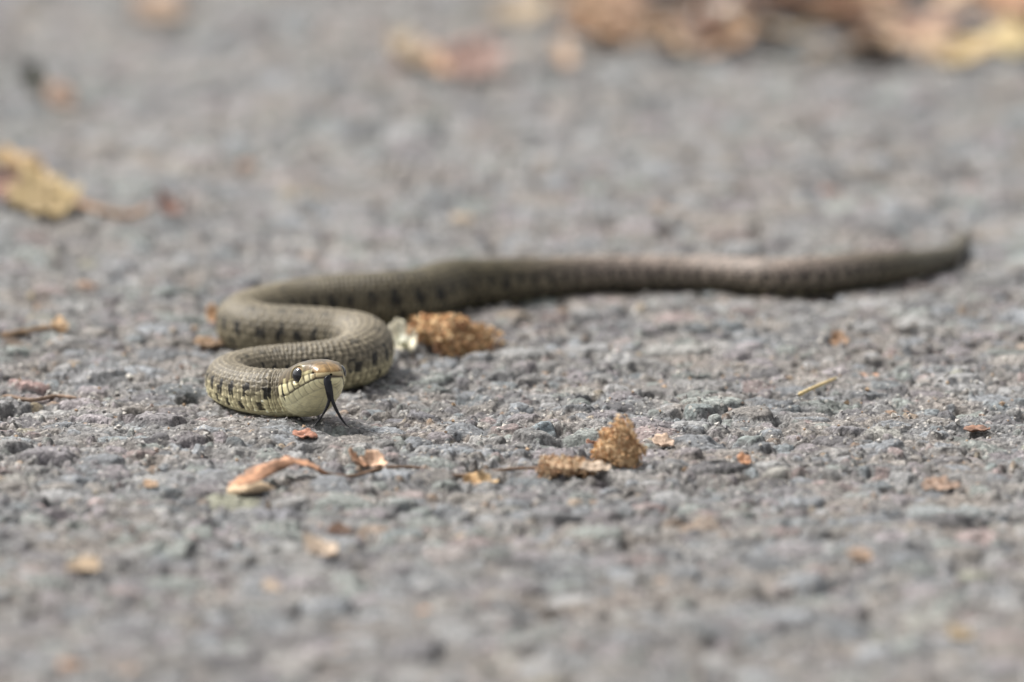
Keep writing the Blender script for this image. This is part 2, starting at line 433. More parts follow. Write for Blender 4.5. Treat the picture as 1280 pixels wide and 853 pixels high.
    ph = np.concatenate([[0], np.cumsum(np.diff(s) / ((P[1:] + P[:-1]) / 2))]); PHI = np.repeat(ph[:, None], NT, 1)
    TD = 2.30; dth = 2 * TD / 19
    q = TH / dth
    best = np.full(q.shape, -9.0); bi = np.zeros(q.shape); bj = np.zeros(q.shape); ba = np.zeros(q.shape); bb = np.zeros(q.shape)
    i0 = np.round(q)
    for di in (-1, 0, 1):
        i = i0 + di; off = 0.5 * np.mod(i, 2)
        j0 = np.floor(PHI - off)
        for dj in (-1, 0):
            j = j0 + dj; a = q - i; b = PHI - off - j          # b runs 0..2 along the scale
            tb = b / 1.32
            w = 0.72 * np.clip(np.sin(np.clip(tb, 0, 1) ** 0.75 * math.pi), 0, 1) ** 0.6
            inside = (np.abs(a) < w) & (tb > 0) & (tb < 1)
            h = b * 0.95 - 0.34 * (a / 0.62) ** 2 + 0.14 * np.exp(-(a / 0.10) ** 2)
            h = np.where(inside, h, -9)
            m = h > best
            best = np.where(m, h, best); bi = np.where(m, i, bi); bj = np.where(m, j, bj); ba = np.where(m, a, ba); bb = np.where(m, tb, bb)
    hole = best < -5
    best = np.where(hole, -0.15, best)
    amp = 0.23 * r_loc[:, None] / 6.0 * np.clip((SS - 21) / 5, 0, 1)
    dors = np.clip((TD + 0.05 - AT) / 0.12, 0, 1)
    ven = np.mod(PHI, 1.0)
    # neighbouring scales line up into slanting ribs across the body
    PH2 = 2 * PHI + 0.75 * AT + 0.16 * Lattice(31, 1.0).at(PHI * 1.7, TH * 4) + 0.10 * Lattice(32, 1.0).at(PHI * 4, TH * 9)
    rib_i = np.floor(PH2); rib_f = PH2 - rib_i
    rib = np.clip(rib_f / 0.72, 0, 1) * np.clip((1 - rib_f) / 0.16, 0, 1)
    disp = amp * (np.clip(best, -0.3, 1.3) * 0.95 * dors + 1.05 * rib * dors + (ven * 0.7) * (1 - dors))
    # ---- colours per scale
    h1 = lambda a, b, k: np.mod(np.sin(a * 12.9898 + b * 78.233 + k * 37.719) * 43758.5453, 1.0)
    jit = h1(bi, bj, 1)
    thc = np.abs(bi) * dth
    side = np.sign(bi)
    phc = bj + 0.5 * np.mod(bi, 2)
    col = np.zeros(SS.shape + (3,))
    brown = np.array([0.138, 0.118, 0.084]); olive = np.array([0.088, 0.074, 0.042]); cream = np.array([0.66, 0.59, 0.36])
    tail = np.clip((SS - 120) / 160, 0, 1)[..., None]
    rear = smooth(np.clip((SS - s_of(595)) / 45, 0, 1))[..., None]
    base = brown * (1 - tail) + olive * tail
    base = base * (1 - rear) + np.array([0.215, 0.175, 0.148]) * rear  # rear back painted paler, standing in for light it reflects
    mid = (smooth(np.clip((SS - 170) / 60, 0, 1)) * (1 - smooth(np.clip((SS - s_of(595)) / 45, 0, 1))))[..., None]
    end = smooth(np.clip((SS - s_of(970)) / 45, 0, 1))[..., None]
    base = base * (1 - 0.28 * mid)  # shade on the stretch before the rear, darkened into its base colour
    base = base * (1 - end) + np.array([0.085, 0.074, 0.050]) * end
    base = base * (0.82 + 0.36 * jit)[..., None]
    pale_to = np.clip((SS - 30) / 110, 0, 1)[..., None]
    flank_c = cream * (1 - pale_to) + np.array([0.19, 0.165, 0.105]) * pale_to
    fl = smooth(np.clip((0.5 * thc + 0.5 * AT - 1.1 + 0.2 * (h1(bi, bj, 8) - 0.5)) / 1.0, 0, 1))[..., None] * (1 - 0.35 * pale_to)
    base = base * (1 - fl) + flank_c * (0.85 + 0.3 * jit)[..., None] * fl
    under = (smooth(np.clip((thc - 1.45) / 0.6, 0, 1)) * np.clip((SS - 170) / 120, 0, 1))[..., None]   # dark lower flank further back
    base = base * (1 - 0.72 * under)
    # scale edges: pale keel and tip, darker skin in between
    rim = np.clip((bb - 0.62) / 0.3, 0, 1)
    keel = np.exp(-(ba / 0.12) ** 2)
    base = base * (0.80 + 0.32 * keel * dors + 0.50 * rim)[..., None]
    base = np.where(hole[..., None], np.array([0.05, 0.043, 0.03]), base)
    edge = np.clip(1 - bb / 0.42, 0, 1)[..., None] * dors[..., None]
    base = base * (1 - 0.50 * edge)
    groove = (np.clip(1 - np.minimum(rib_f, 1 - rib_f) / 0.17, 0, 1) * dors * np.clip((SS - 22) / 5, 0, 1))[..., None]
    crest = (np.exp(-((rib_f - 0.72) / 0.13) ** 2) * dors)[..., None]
    base = base * (1 - 0.72 * groove) * (1 + 0.75 * crest)  # groove shade and crest highlights of the ribs painted into the colour
    # black bars on the flank, lower spots between them, small spots near the back
    bar = np.cos(2 * math.pi * (phc / 2.5) + side * 0.9 + 0.35 * np.sin(phc * 0.7))
    rj = h1(rib_i, side, 3)
    km = np.mod(rib_i + np.where(side > 0, 0, 1), 4)
    blk = (km == 0) & (AT > 0.98 + 0.25 * rj) & (AT < 1.50 + 0.25 * h1(rib_i, side, 4)) & (jit > 0.12)
    blk |= (km == 1) & (AT > 1.08 + 0.3 * rj) & (AT < 1.60 + 0.1 * rj) & (rib_f < 0.25 + 0.75 * rj)
    blk |= (km == 2) & (AT > 1.72 + 0.2 * rj) & (AT < 2.12 + 0.15 * rj) & (h1(rib_i, side, 5) > 0.15)
    ragged = Lattice(33, 1.0).at(PHI * 9, TH * 12)
    lens = 0.45 * np.clip(np.abs(AT - np.where(km == 2, 1.98, 1.32)) / 0.34, 0, 1) ** 2
    blk = blk & ((rib_f > lens * 0.6) & (rib_f < 1 - lens * 0.8) | (km == 1)) & ((rib_f > 0.05 + 0.12 * ragged) | (km == 1)) & (rib_f < 0.97 + 0.12 * ragged)
    spot = (np.cos(2 * math.pi * phc / 2.5 + 1.9 - side) > 0.6) & (np.abs(thc - 0.5) < 0.2) & (h1(bi, bj, 6) > 0.35)
    on = np.clip((SS - 25) / 3, 0, 1)
    blkm = (blk * (0.93 * on))[..., None]
    base = base * (1 - blkm) + np.array([0.008, 0.008, 0.009]) * blkm
    sp = (spot * 0.62 * on)[..., None]
    base = base * (1 - sp) + np.array([0.03, 0.027, 0.022]) * sp
    # belly: cream throat, chequered black further back
    chk = np.clip((SS - 55) / 60, 0, 1) * (np.mod(np.floor(PHI / 1.0) + np.floor(AT * 2.2), 2) > 0)
    vcol = np.array([0.76, 0.70, 0.44]) * (1 - 0.5 * np.clip((SS - 40) / 100, 0, 1))[..., None]
    vcol = vcol * (1 - 0.92 * chk[..., None]) + np.array([0.02, 0.02, 0.022]) * 0.92 * chk[..., None]
    vcol = vcol * (0.80 + 0.25 * np.clip(ven * 3, 0, 1))[..., None]
    base = base * dors[..., None] + vcol * (1 - dors[..., None])
    # ---- head, features laid out in units of the head's own scale
    SB, YB, ZB = SS, yy, zz
    SS, yy, zz = SS / HK, yy / HK, zz / HK
    line = lambda d, w: np.exp(-(d / w) ** 2)
    zm = np.interp(SS, [0, 0.4, 1.5, 4, 8, 11, 14, 17], [-0.50, -0.52, -0.45, -0.75, -1.35, -1.75, -1.55, -1.3])
    dz = zz - zm
    mouth = line(dz, 0.15 + 0.14 * np.clip(1 - SS / 2.2, 0, 1)) * (SS < 14.2)
    notch = line(dz - 0.12, 0.34) * line(yy, 0.95) * (SS < 1.6)      # small gap the tongue comes through
    hd = np.clip((20.5 - SS) / 3.0, 0, 1)
    lipH = np.interp(SS, [0, 1, 3, 6, 9, 13, 16], [1.0, 1.2, 1.55, 1.75, 2.1, 2.5, 2.2])
    up_band = (dz > 0) & (dz < lipH) & (SS < 15.5)
    lo_band = (dz < 0) & (dz > -1.9) & (SS < 15.5)
    sut_w = lambda a: 0.20 if a < 7 else 0.24 + 0.13 * np.clip(dz / 1.6, 0, 1)
    sut_u = sum(line(SS - a - 0.12 * dz, sut_w(a)) for a in (1.25, 2.75, 4.35, 6.0, 7.9, 10.1, 12.7, 15.2))
    sut_l = sum(line(SS - a + 0.25 * dz, 0.13) for a in (1.0, 2.1, 3.6, 5.2, 7.0, 9.0, 11.4, 14.0))
    labtop = line(dz - lipH, 0.13) * (SS < 15.5)
    lablow = line(dz + 1.9, 0.10) * (SS < 15.5)
    crown = np.array([0.105, 0.080, 0.046]); snoutc = np.array([0.235, 0.150, 0.066]); lip = np.array([0.78, 0.71, 0.44]); chin = np.array([0.80, 0.745, 0.47])
    wS = np.clip((4.6 - SS) / 2.8, 0, 1)[..., None]
    hc = crown * (1 - wS) + snoutc * wS
    hc = np.broadcast_to(hc, col.shape).copy()
    lor = (dz > lipH) & (dz < lipH + 1.0 - 0.07 * SS) & (SS > 2.2) & (SS < 9.5)        # pale scales in front of and below the eye
    hc[lor] = np.array([0.42, 0.37, 0.20])
    mot = Lattice(21, 0.9).at(SS, yy * 1.3) + 0.6 * Lattice(22, 0.4).at(SS, yy * 1.3 + 9)
    hc = hc * np.clip(1 + 0.42 * mot, 0.35, 1.7)[..., None]
    kid = np.searchsorted([1.25, 2.75, 4.35, 6.0, 7.9, 10.1, 12.7, 15.2], SS - 0.12 * dz)
    hc[up_band] = lip
    hc = np.where(up_band[..., None], hc * (0.80 + 0.30 * h1(kid, np.sign(yy), 12))[..., None] * (1 - 0.22 * np.clip(dz / lipH, 0, 1))[..., None], hc)
    front = up_band & (SS < 2.0)
    hc[front] = (lip * 0.35 + snoutc * 0.65)
    kil = np.searchsorted([1.0, 2.1, 3.6, 5.2, 7.0, 9.0, 11.4, 14.0], SS + 0.25 * dz)
    hc[dz <= 0] = chin
    hc = np.where(lo_band[..., None], hc * (0.84 + 0.24 * h1(kil, np.sign(yy), 14))[..., None], hc)
    hc = np.where((dz <= 0)[..., None], hc * np.clip(1 + 0.10 * mot, 0.6, 1.3)[..., None], hc)
    dk = np.clip(sut_u * up_band * np.interp(SS, [0, 2, 5, 14], [0.6, 0.85, 1.0, 1.0]) + 0.55 * labtop * (SS > 2), 0, 1)[..., None]
    hc = hc * (1 - 0.93 * dk) + np.array([0.02, 0.016, 0.012]) * 0.93 * dk
    dl = np.clip(0.6 * sut_l * lo_band + 0.3 * lablow, 0, 1)[..., None]
    hc = hc * (1 - 0.75 * dl) + np.array([0.10, 0.09, 0.05]) * 0.75 * dl
    mm_ = np.clip(mouth + notch, 0, 1)[..., None]
    hc = hc * (1 - 0.9 * mm_) + np.array([0.03, 0.02, 0.015]) * 0.9 * mm_
    # crown plates
    top = (dz > lipH + 0.2)
    plate = sum(line(SS - a - 0.05 * yy ** 2 * k, 0.09) for a, k in ((2.1, 1), (3.6, -1), (5.0, 1), (9.2, -1.2), (14.5, -1))) + \
        line(yy, 0.08) * ((SS < 5) | (SS > 9.2)) * (SS < 14.5) + line(np.abs(yy) - 2.5 + 0.12 * (SS - 7) ** 2 * 0, 0.09) * (SS > 5) * (SS < 9.2)
    pd = np.clip(plate * top, 0, 1)[..., None]
    hc = hc * (1 - 0.6 * pd) + np.array([0.025, 0.02, 0.013]) * 0.6 * pd
    # dark temple bar, yellow nape patch and black crescent behind it
    lat = np.abs(yy) > 2.0
    yel = 0.7 * np.exp(-((SS - 11.6) / 0.6) ** 2) * (dz > -0.4) * (dz < 3.4) * lat
    hc = hc * (1 - yel[..., None]) + np.array([0.68, 0.61, 0.33]) * yel[..., None]
    cresc = np.exp(-((SS - 12.75 - 0.22 * np.abs(dz - 1.5)) / 0.42) ** 4) * np.clip((dz + 1.3) / 0.7, 0, 1) * np.clip((3.3 - dz) / 0.9, 0, 1) * (np.abs(yy) > 1.0)
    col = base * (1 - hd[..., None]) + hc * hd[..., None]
    col = col * (1 - 0.95 * cresc[..., None]) + np.array([0.012, 0.012, 0.012]) * 0.95 * cresc[..., None]
    # ---- eye sockets, lips, sutures as relief
    ES, EZ, ER = 6.6, 1.35, 1.72
    ed = np.sqrt((SS - ES) ** 2 + (zz - EZ) ** 2) + 10 * (np.abs(yy) < 2.0)
    ring = np.exp(-((ed - 1.95) / 0.30) ** 2) * (np.abs(yy) > 2.0)
    sock = np.clip(1 - ed / 1.75, 0, 1)
    disp += 0.22 * ring - 1.0 * smooth(np.clip(sock * 3, 0, 1))
    rc = (ring * (0.75 + 0.25 * np.cos(np.arctan2(zz - EZ, SS - ES) * 7)))[..., None]
    col = col * (1 - 0.8 * rc) + np.array([0.30, 0.25, 0.13]) * 0.8 * rc
    brow = np.exp(-((SS - 6.6) / 2.6) ** 2) * np.exp(-((zz - 2.9) / 0.5) ** 2) * (np.abs(yy) > 2)
    disp += 0.28 * brow
    lipin = (dz < 0) * (SS < 15) * np.clip((15 - SS) / 4, 0, 1)
    disp -= 0.18 * lipin * np.clip(-dz / 0.2, 0, 1) + 0.30 * mouth * np.clip(SS / 1.0, 0.2, 1) + 0.45 * notch * np.clip(SS / 0.6, 0.1, 1)
    disp -= 0.07 * np.clip(sut_u * up_band, 0, 1) * hd + 0.06 * np.clip(sut_l * lo_band, 0, 1) * hd + 0.05 * np.clip(plate * top, 0, 1) * hd \
        + 0.05 * np.clip(labtop + lablow, 0, 1) * hd
    wide_u = np.clip(sum(line(SS - a - 0.12 * dz, 0.42) for a in (1.25, 2.75, 4.35, 6.0, 7.9, 10.1, 12.7, 15.2)) + line(dz - lipH, 0.4), 0, 1)
    wide_l = np.clip(sum(line(SS - a + 0.25 * dz, 0.40) for a in (1.0, 2.1, 3.6, 5.2, 7.0, 9.0, 11.4, 14.0)) + line(dz + 1.9, 0.4), 0, 1)
    disp += hd * (0.16 * (1 - wide_u) * up_band + 0.12 * (1 - wide_l) * lo_band)                       # each lip plate slightly domed
    thr = np.clip((-1.9 - dz) / 0.5, 0, 1) * np.clip((SS - 7.5) / 2, 0, 1) * np.clip((24 - SS) / 3, 0, 1)   # small throat scales
    disp += 0.13 * thr * np.clip(best, -0.3, 1.3)
    col = col * (1 - 0.40 * thr * np.clip(1 - bb / 0.35, 0, 1))[..., None]
    chs = np.clip(sum(line(SS - a - 0.04 * yy ** 2, 0.12) for a in (5.5, 9.5, 12, 13.7, 15.4, 17.1, 18.8)) + line(yy, 0.12) * (SS < 11), 0, 1) * (dz < -1.9) * hd
    disp -= 0.06 * chs
    col = col * (1 - 0.22 * chs[..., None])
    nos = np.sqrt((SS - 1.9) ** 2 + (zz - 0.85) ** 2); nost = np.clip(1 - nos / 0.38, 0, 1) * (np.abs(yy) > 1.2)
    disp -= 0.35 * smooth(nost); col = col * (1 - 0.9 * np.clip(nost * 2, 0, 1))[..., None]
    gr = 1 + 0.10 * (h1(np.floor(PHI * 13), np.floor(TH * 30), 9) - 0.5)
    col = np.clip(col * gr[..., None], 0.004, 1)
    SS, yy, zz = SB, YB, ZB
    # ---- to the world
    rad = np.sqrt(yy ** 2 + zz ** 2) + 1e-6
    fac = 1 + disp / rad * np.clip(rad / 0.8, 0, 1)
    yy2, zz2 = yy * fac, zz * fac
    V = ctr[:, None, :] + (S[:, None, :] * yy2[..., None] + U[:, None, :] * zz2[..., None]) * MM
    ns = len(s)
    V = V.reshape(-1, 3); CC = col.reshape(-1, 3)
    idx = np.arange(ns * NT).reshape(ns, NT); nxt = np.roll(idx, -1, 1)
    F = np.stack([idx[:-1], nxt[:-1], nxt[1:], idx[1:]], -1).reshape(-1, 4)
    gloss = np.interp(SS, [0, 15, 20, 60], [0.30, 0.34, 0.48, 0.54]).ravel()
    m, n, l, b = new_mat('snake_skin')
    at = n.new('ShaderNodeAttribute'); at.attribute_name = 'Col'; l.new(at.outputs['Color'], b.inputs['Base Color'])
    gl = n.new('ShaderNodeAttribute'); gl.attribute_name = 'gloss'; l.new(gl.outputs['Fac'], b.inputs['Roughness'])
    b.inputs['Specular IOR Level'].default_value = 0.3
    tc = n.new('ShaderNodeTexCoord').outputs['Object']
    nz = noise_node(n, l, 2600, 2, tc); bp = n.new('ShaderNodeBump'); bp.inputs['Strength'].default_value = 0.25; bp.inputs['Distance'].default_value = 0.0001
    l.new(nz.outputs[0], bp.inputs['Height']); l.new(bp.outputs[0], b.inputs['Normal'])
    root = bpy.data.objects.new('snake', None); C.objects.link(root)
    tag(root, 'young olive brown grass snake with black flank bars, tongue out, lying coiled on asphalt', 'snake')
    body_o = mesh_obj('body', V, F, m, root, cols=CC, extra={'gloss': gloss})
    # ---- eyes
    me_, n, l, b = new_mat('snake_eye')
    tc = n.new('ShaderNodeTexCoord').outputs['Object']
    ln = n.new('ShaderNodeSeparateXYZ'); l.new(tc, ln.inputs[0])
    rr = math_node(n, l, 'SQRT', math_node(n, l, 'ADD', math_node(n, l, 'POWER', ln.outputs[0], 2.0), math_node(n, l, 'POWER', ln.outputs[2], 2.0)))
    cr = n.new('ShaderNodeValToRGB'); l.new(math_node(n, l, 'DIVIDE', rr, ER * HK * MM), cr.inputs[0])
    cr.color_ramp.interpolation = 'LINEAR'
    e = cr.color_ramp.elements; e[0].position = 0.84; e[0].color = (0.004, 0.004, 0.005, 1); e[1].position = 0.88; e[1].color = (0.40, 0.22, 0.06, 1)
    x = e.new(0.93); x.color = (0.12, 0.055, 0.02, 1); x = e.new(0.98); x.color = (0.03, 0.016, 0.006, 1)
    l.new(cr.outputs[0], b.inputs['Base Color']); b.inputs['Roughness'].default_value = 0.06; b.inputs['Coat Weight'].default_value = 0.6
    b.inputs['Coat Roughness'].default_value = 0.03
    ES, EZ, ER = ES * HK, EZ * HK, ER * HK
    k = int(np.argmin(np.abs(s - ES)))
    for sd in (-1, 1):
        nu, nv = 28, 18
        ev, ef = [], []
        for a in range(nv + 1):
            p = math.pi * a / nv
            for c in range(nu):
                t = 2 * math.pi * c / nu
                ev.append((math.sin(p) * math.cos(t) * ER * MM, math.cos(p) * ER * 0.92 * MM * sd, math.sin(p) * math.sin(t) * ER * MM))
        for a in range(nv):
            for c in range(nu):
                d = (c + 1) % nu; ef.append([a * nu + c, a * nu + d, (a + 1) * nu + d, (a + 1) * nu + c])
        ev = np.array(ev)
        o = mesh_obj('eye', ev, np.array(ef), me_, body_o)
        ywid = W[k] * (1 - (EZ / Tp[k]) ** n_up[k]) ** (1 / n_up[k])
        pos = ctr[k] + (S[k] * sd * (ywid - 1.05) + U[k] * EZ) * MM
        from mathutils import Matrix, Vector
        ta = math.radians(24) * sd                        # the eyes look a little forward
        fwd = -T[k] * math.cos(ta) - S[k] * math.sin(ta); lat_ = S[k] * math.cos(ta) - T[k] * math.sin(ta)
        M = Matrix(((fwd[0], lat_[0], U[k][0], pos[0]), (fwd[1], lat_[1], U[k][1], pos[1]), (fwd[2], lat_[2], U[k][2], pos[2]), (0, 0, 0, 1)))
        o.matrix_world = M
        o['label'] = 'round black glossy eye with a thin golden ring'
    # ---- forked tongue
    k = 10
    mouth_p = ctr[18] + U[18] * (-0.62 * HK * MM)
    mt, n, l, b = new_mat('snake_tongue'); b.inputs['Base Color'].default_value = (0.006, 0.006, 0.009, 1); b.inputs['Roughness'].default_value = 0.25
    b.inputs['Specular IOR Level'].default_value = 0.35
    def tube(pts, rads, flat=1.0, nseg=12):
        pts = catmull(pts, 8); rads = np.interp(np.linspace(0, 1, len(pts)), np.linspace(0, 1, len(rads)), rads)
        t = np.gradient(pts, axis=0); t /= np.linalg.norm(t, axis=1)[:, None]
        sx = np.cross(t, [0, 1.0, 0.1]); sx /= np.linalg.norm(sx, axis=1)[:, None]; uy = np.cross(sx, t)
        a = np.linspace(0, 2 * math.pi, nseg, endpoint=False)
        v = pts[:, None] + sx[:, None] * np.cos(a)[None, :, None] * rads[:, None, None] + uy[:, None] * np.sin(a)[None, :, None] * rads[:, None, None] * flat
        ii = np.arange(len(pts) * nseg).reshape(len(pts), nseg); jj = np.roll(ii, -1, 1)
        f = np.stack([ii[:-1], jj[:-1], jj[1:], ii[1:]], -1).reshape(-1, 4)
        return v.reshape(-1, 3), f
    Ym = mouth_p[1]
    P2 = lambda u, v, dy: at_depth(u, v, Ym - dy)
    stem = [mouth_p + T[16] * 0.002, mouth_p - T[16] * 0.0006, P2(409.5, 476, .0020), P2(411.5, 488, .0030), P2(413.5, 500, .0034)]
    left = [P2(412.5, 496, .0033), P2(410, 506, .0036), P2(404.5, 517, .0040), P2(395, 530, .0046), P2(388, 537, .0056)]
    right = [P2(414, 496, .0033), P2(417.5, 506, .0038), P2(424, 519, .0044), P2(431.5, 530, .0052), P2(437.5, 535, .0064)]
    parts = [tube(stem, [.80e-3, .95e-3, .98e-3, .92e-3, .75e-3], .45), tube(left, [.44e-3, .40e-3, .28e-3, .17e-3, .05e-3], .6), tube(right, [.45e-3, .45e-3, .34e-3, .22e-3, .06e-3], .6)]
    vs, fs, o0 = [], [], 0
    for v, f in parts: vs.append(v); fs.append(f + o0); o0 += len(v)
    t = mesh_obj('tongue', np.concatenate(vs), np.concatenate(fs), mt, body_o)
    t['label'] = 'black forked tongue hanging from the mouth'
build_snake()

# ------------------------------------------------------------------ litter materials
def litter_mat(name, scale=700, rough=0.8, trans=0.0, spread=0.6, satur=1.0):
    m, n, l, b = new_mat(name)
    tc = n.new('ShaderNodeTexCoord').outputs['Object']
    at = n.new('ShaderNodeAttribute'); at.attribute_name = 'Col'
    n1 = noise_node(n, l, scale, 4, tc)
    k = math_node(n, l, 'MULTIPLY_ADD', n1.outputs[0], spread * 2, 1 - spread)
    sat = n.new('ShaderNodeHueSaturation'); sat.inputs['Saturation'].default_value = satur
    l.new(scale_col(n, l, at.outputs['Color'], k), sat.inputs['Color']); l.new(sat.outputs[0], b.inputs['Base Color'])
    b.inputs['Roughness'].default_value = rough
    if trans:
        b.inputs['Transmission Weight'].default_value = 0.0
        b.inputs['Subsurface Weight'].default_value = trans; b.inputs['Subsurface Radius'].default_value = (0.002, 0.0012, 0.0006); b.inputs['Subsurface Scale'].default_value = 1.0
    bp = n.new('ShaderNodeBump'); bp.inputs['Strength'].default_value = 0.6; bp.inputs['Distance'].default_value = 0.0003
    l.new(n1.outputs[0], bp.inputs['Height']); l.new(bp.outputs[0], b.inputs['Normal'])
    return m
CHAFF = litter_mat('dry_chaff', 1100, 0.85)
LEAF = litter_mat('dry_leaf', 420, 0.75, spread=0.75, satur=0.90)
PEBBLE = litter_mat('pebble', 900, 0.75, spread=0.3)

def flake(name, label, cat, u, v, w, d, col, curl=0.25, lift=0.0, rot=None, group=None, mat=None, thick=0.00022, tilt=0.0, depth_k=1.0, seed=None, fold=0.0, out=0.12):
    """A dry scrap: w px wide, d px deep as wide as it would be lying flat, cupped by curl."""
    r = np.random.default_rng(seed if seed is not None else int(u * 7 + v * 13))
    p = contact(u, v); k = mpp(p)
    w, d, tilt, lift = w * 0.82, d * 0.62, tilt * 0.7, lift * 0.5
    a, b = w * k / 2, d * k / 2
    na, nr = 30, 7
    ang = np.linspace(0, 2 * math.pi, na, endpoint=False)
    edge = 1 + out * sum(r.uniform(-1, 1) * np.cos(ang * q + r.uniform(0, 6)) for q in (2, 3, 4, 5, 7)) / 1.3 + r.uniform(-.06, .06, na)
    vs = [(0, 0, 0)]
    for i in range(1, nr + 1):
        t = i / nr
        for q in range(na): vs.append((a * t * edge[q] * math.cos(ang[q]), b * t * edge[q] * math.sin(ang[q]), 0))
    vs = np.array(vs)
    s = max(a, b)
    zc = curl * s * ((vs[:, 0] / a) ** 2 * 0.6 + (vs[:, 1] / b) ** 2) - fold * s * np.abs(vs[:, 1] / b)
    ph = r.uniform(0, 6, 4)
    for q in range(6):
        fr = r.normal(0, 3.2, 2) * (1 + q * 0.35)
        zc += 0.13 * s / (1 + q * 0.35) * np.abs(np.sin(vs[:, 0] / s * fr[0] + vs[:, 1] / s * fr[1] + r.uniform(0, 6)))
    vs[:, 2] = zc - zc.min()
    vs[:, :2] += r.normal(0, s * 0.02, (len(vs), 2))
    n = len(vs)
    bot = vs.copy(); bot[:, 2] -= thick
    f = []
    for q in range(na):
        f.append([0, 1 + q, 1 + (q + 1) % na])
        for i in range(nr - 1):
            o0, o1 = 1 + i * na, 1 + (i + 1) * na
            f.append([o0 + q, o1 + q, o1 + (q + 1) % na, o0 + (q + 1) % na])
    f2 = [[n + x for x in reversed(g)] for g in f]
    o1 = 1 + (nr - 1) * na
    rim = [[o1 + q, n + o1 + q, n + o1 + (q + 1) % na, o1 + (q + 1) % na] for q in range(na)]
    vs = np.concatenate([vs, bot])
    rt = r.uniform(0, 6.28) if rot is None else rot
    c_, s_ = math.cos(tilt), math.sin(tilt)
    vs = np.stack([vs[:, 0], vs[:, 1] * c_ - vs[:, 2] * s_, vs[:, 1] * s_ + vs[:, 2] * c_], -1)
    cols = np.array(col)[None] * (1 + 0.22 * np.sin(vs[:, :1] / s * 3 + ph[0]) + 0.2 * np.sin(vs[:, 1:2] / s * 7 + ph[1]) + r.normal(0, 0.12, (len(vs), 1)))
    cols = np.clip(cols, 0.01, 0.9)
    o = mesh_obj(name, vs, f + f2 + rim, mat or LEAF, cols=cols)
    zlow = vs[:, 2].min()
    o.location = (p[0], p[1], ground_top(p[0], p[1], max(a, b) * 0.7) - zlow * 0.6 + lift)
    o.rotation_euler = (0, 0, rt)
    return tag(o, label, cat, group)

def clump(name, label, cat, u, v, w, h, d, cols, n=220, seed=1, group=None, piece=0.9e-3, shape=None):
    """A crumbling catkin: rough core with many small cupped bracts sticking out."""
    r = np.random.default_rng(seed)
    p = contact(u, v); k = mpp(p); A = np.array([w * k / 2, d * k / 2, h * k / 2])
    vs, fs, cl = [], [], []
    cols = [np.array(c) for c in cols]
    lat = [r.normal(0, 1, 3) for _ in range(7)]
    def rad(dirs):
        q = np.ones(len(dirs))
        for i, g in enumerate(lat): q = q + 0.17 * np.sin(dirs @ g * 2.2 + i)
        if shape: q = q * shape(dirs)
        return q
    # core
    nu, nv = 26, 16
    th = np.linspace(0, math.pi, nv + 1); phi = np.linspace(0, 2 * math.pi, nu, endpoint=False)
    D = np.array([[math.sin(t) * math.cos(f), math.sin(t) * math.sin(f), math.cos(t)] for t in th for f in phi])
    core = D * A * (rad(D) * 0.80 * (1 + r.normal(0, 0.07, len(D))))[:, None]
    for a in range(nv):
        for c in range(nu): fs.append([a * nu + c, (a + 1) * nu + c, (a + 1) * nu + (c + 1) % nu, a * nu + (c + 1) % nu])
    vs.append(core); cl.append(np.repeat((cols[0] * 0.75)[None], len(core), 0)); o0 = len(core)
    for i in range(n):
        dr = r.normal(0, 1, 3); dr /= np.linalg.norm(dr)
        pos = dr * A * rad(dr[None])[0] * r.uniform(0.74, 1.10)
        nr_ = dr + r.normal(0, 0.75, 3); nr_ /= np.linalg.norm(nr_)
        t1 = np.cross(nr_, r.normal(0, 1, 3)); t1 /= np.linalg.norm(t1); t2 = np.cross(nr_, t1)
        L, Wd = piece * r.uniform(0.6, 2.1), piece * r.uniform(0.35, 0.9)
        cup = piece * r.uniform(0.2, 0.7)
        q = [pos - t1 * L, pos - t2 * Wd - nr_ * cup * .3, pos + nr_ * cup, pos + t2 * Wd - nr_ * cup * .3, pos + t1 * L + nr_ * cup * r.uniform(-.5, 1)]
        vs.append(np.array(q + [x - nr_ * 0.00018 for x in q]))
        c = cols[r.integers(len(cols))] * r.uniform(0.6, 1.35); cl.append(np.repeat(c[None], 10, 0))
        g = [[0, 1, 2], [0, 2, 3], [1, 4, 2], [2, 4, 3]]
        fs += [[o0 + x for x in t] for t in g] + [[o0 + 5 + x for x in reversed(t)] for t in g]
        fs += [[o0 + a, o0 + 5 + a, o0 + 5 + b, o0 + b] for a, b in ((0, 1), (1, 4), (4, 3), (3, 0))]
        o0 += 10
    V = np.concatenate(vs)
    o = mesh_obj(name, V, fs, CHAFF, cols=np.concatenate(cl), shade=False)
    z0 = np.percentile(V[:, 2], 6)
    o.location = (p[0], p[1], ground_top(p[0], p[1], A[0] * 0.6) - z0 - 0.0005)
    return tag(o, label, cat, group)

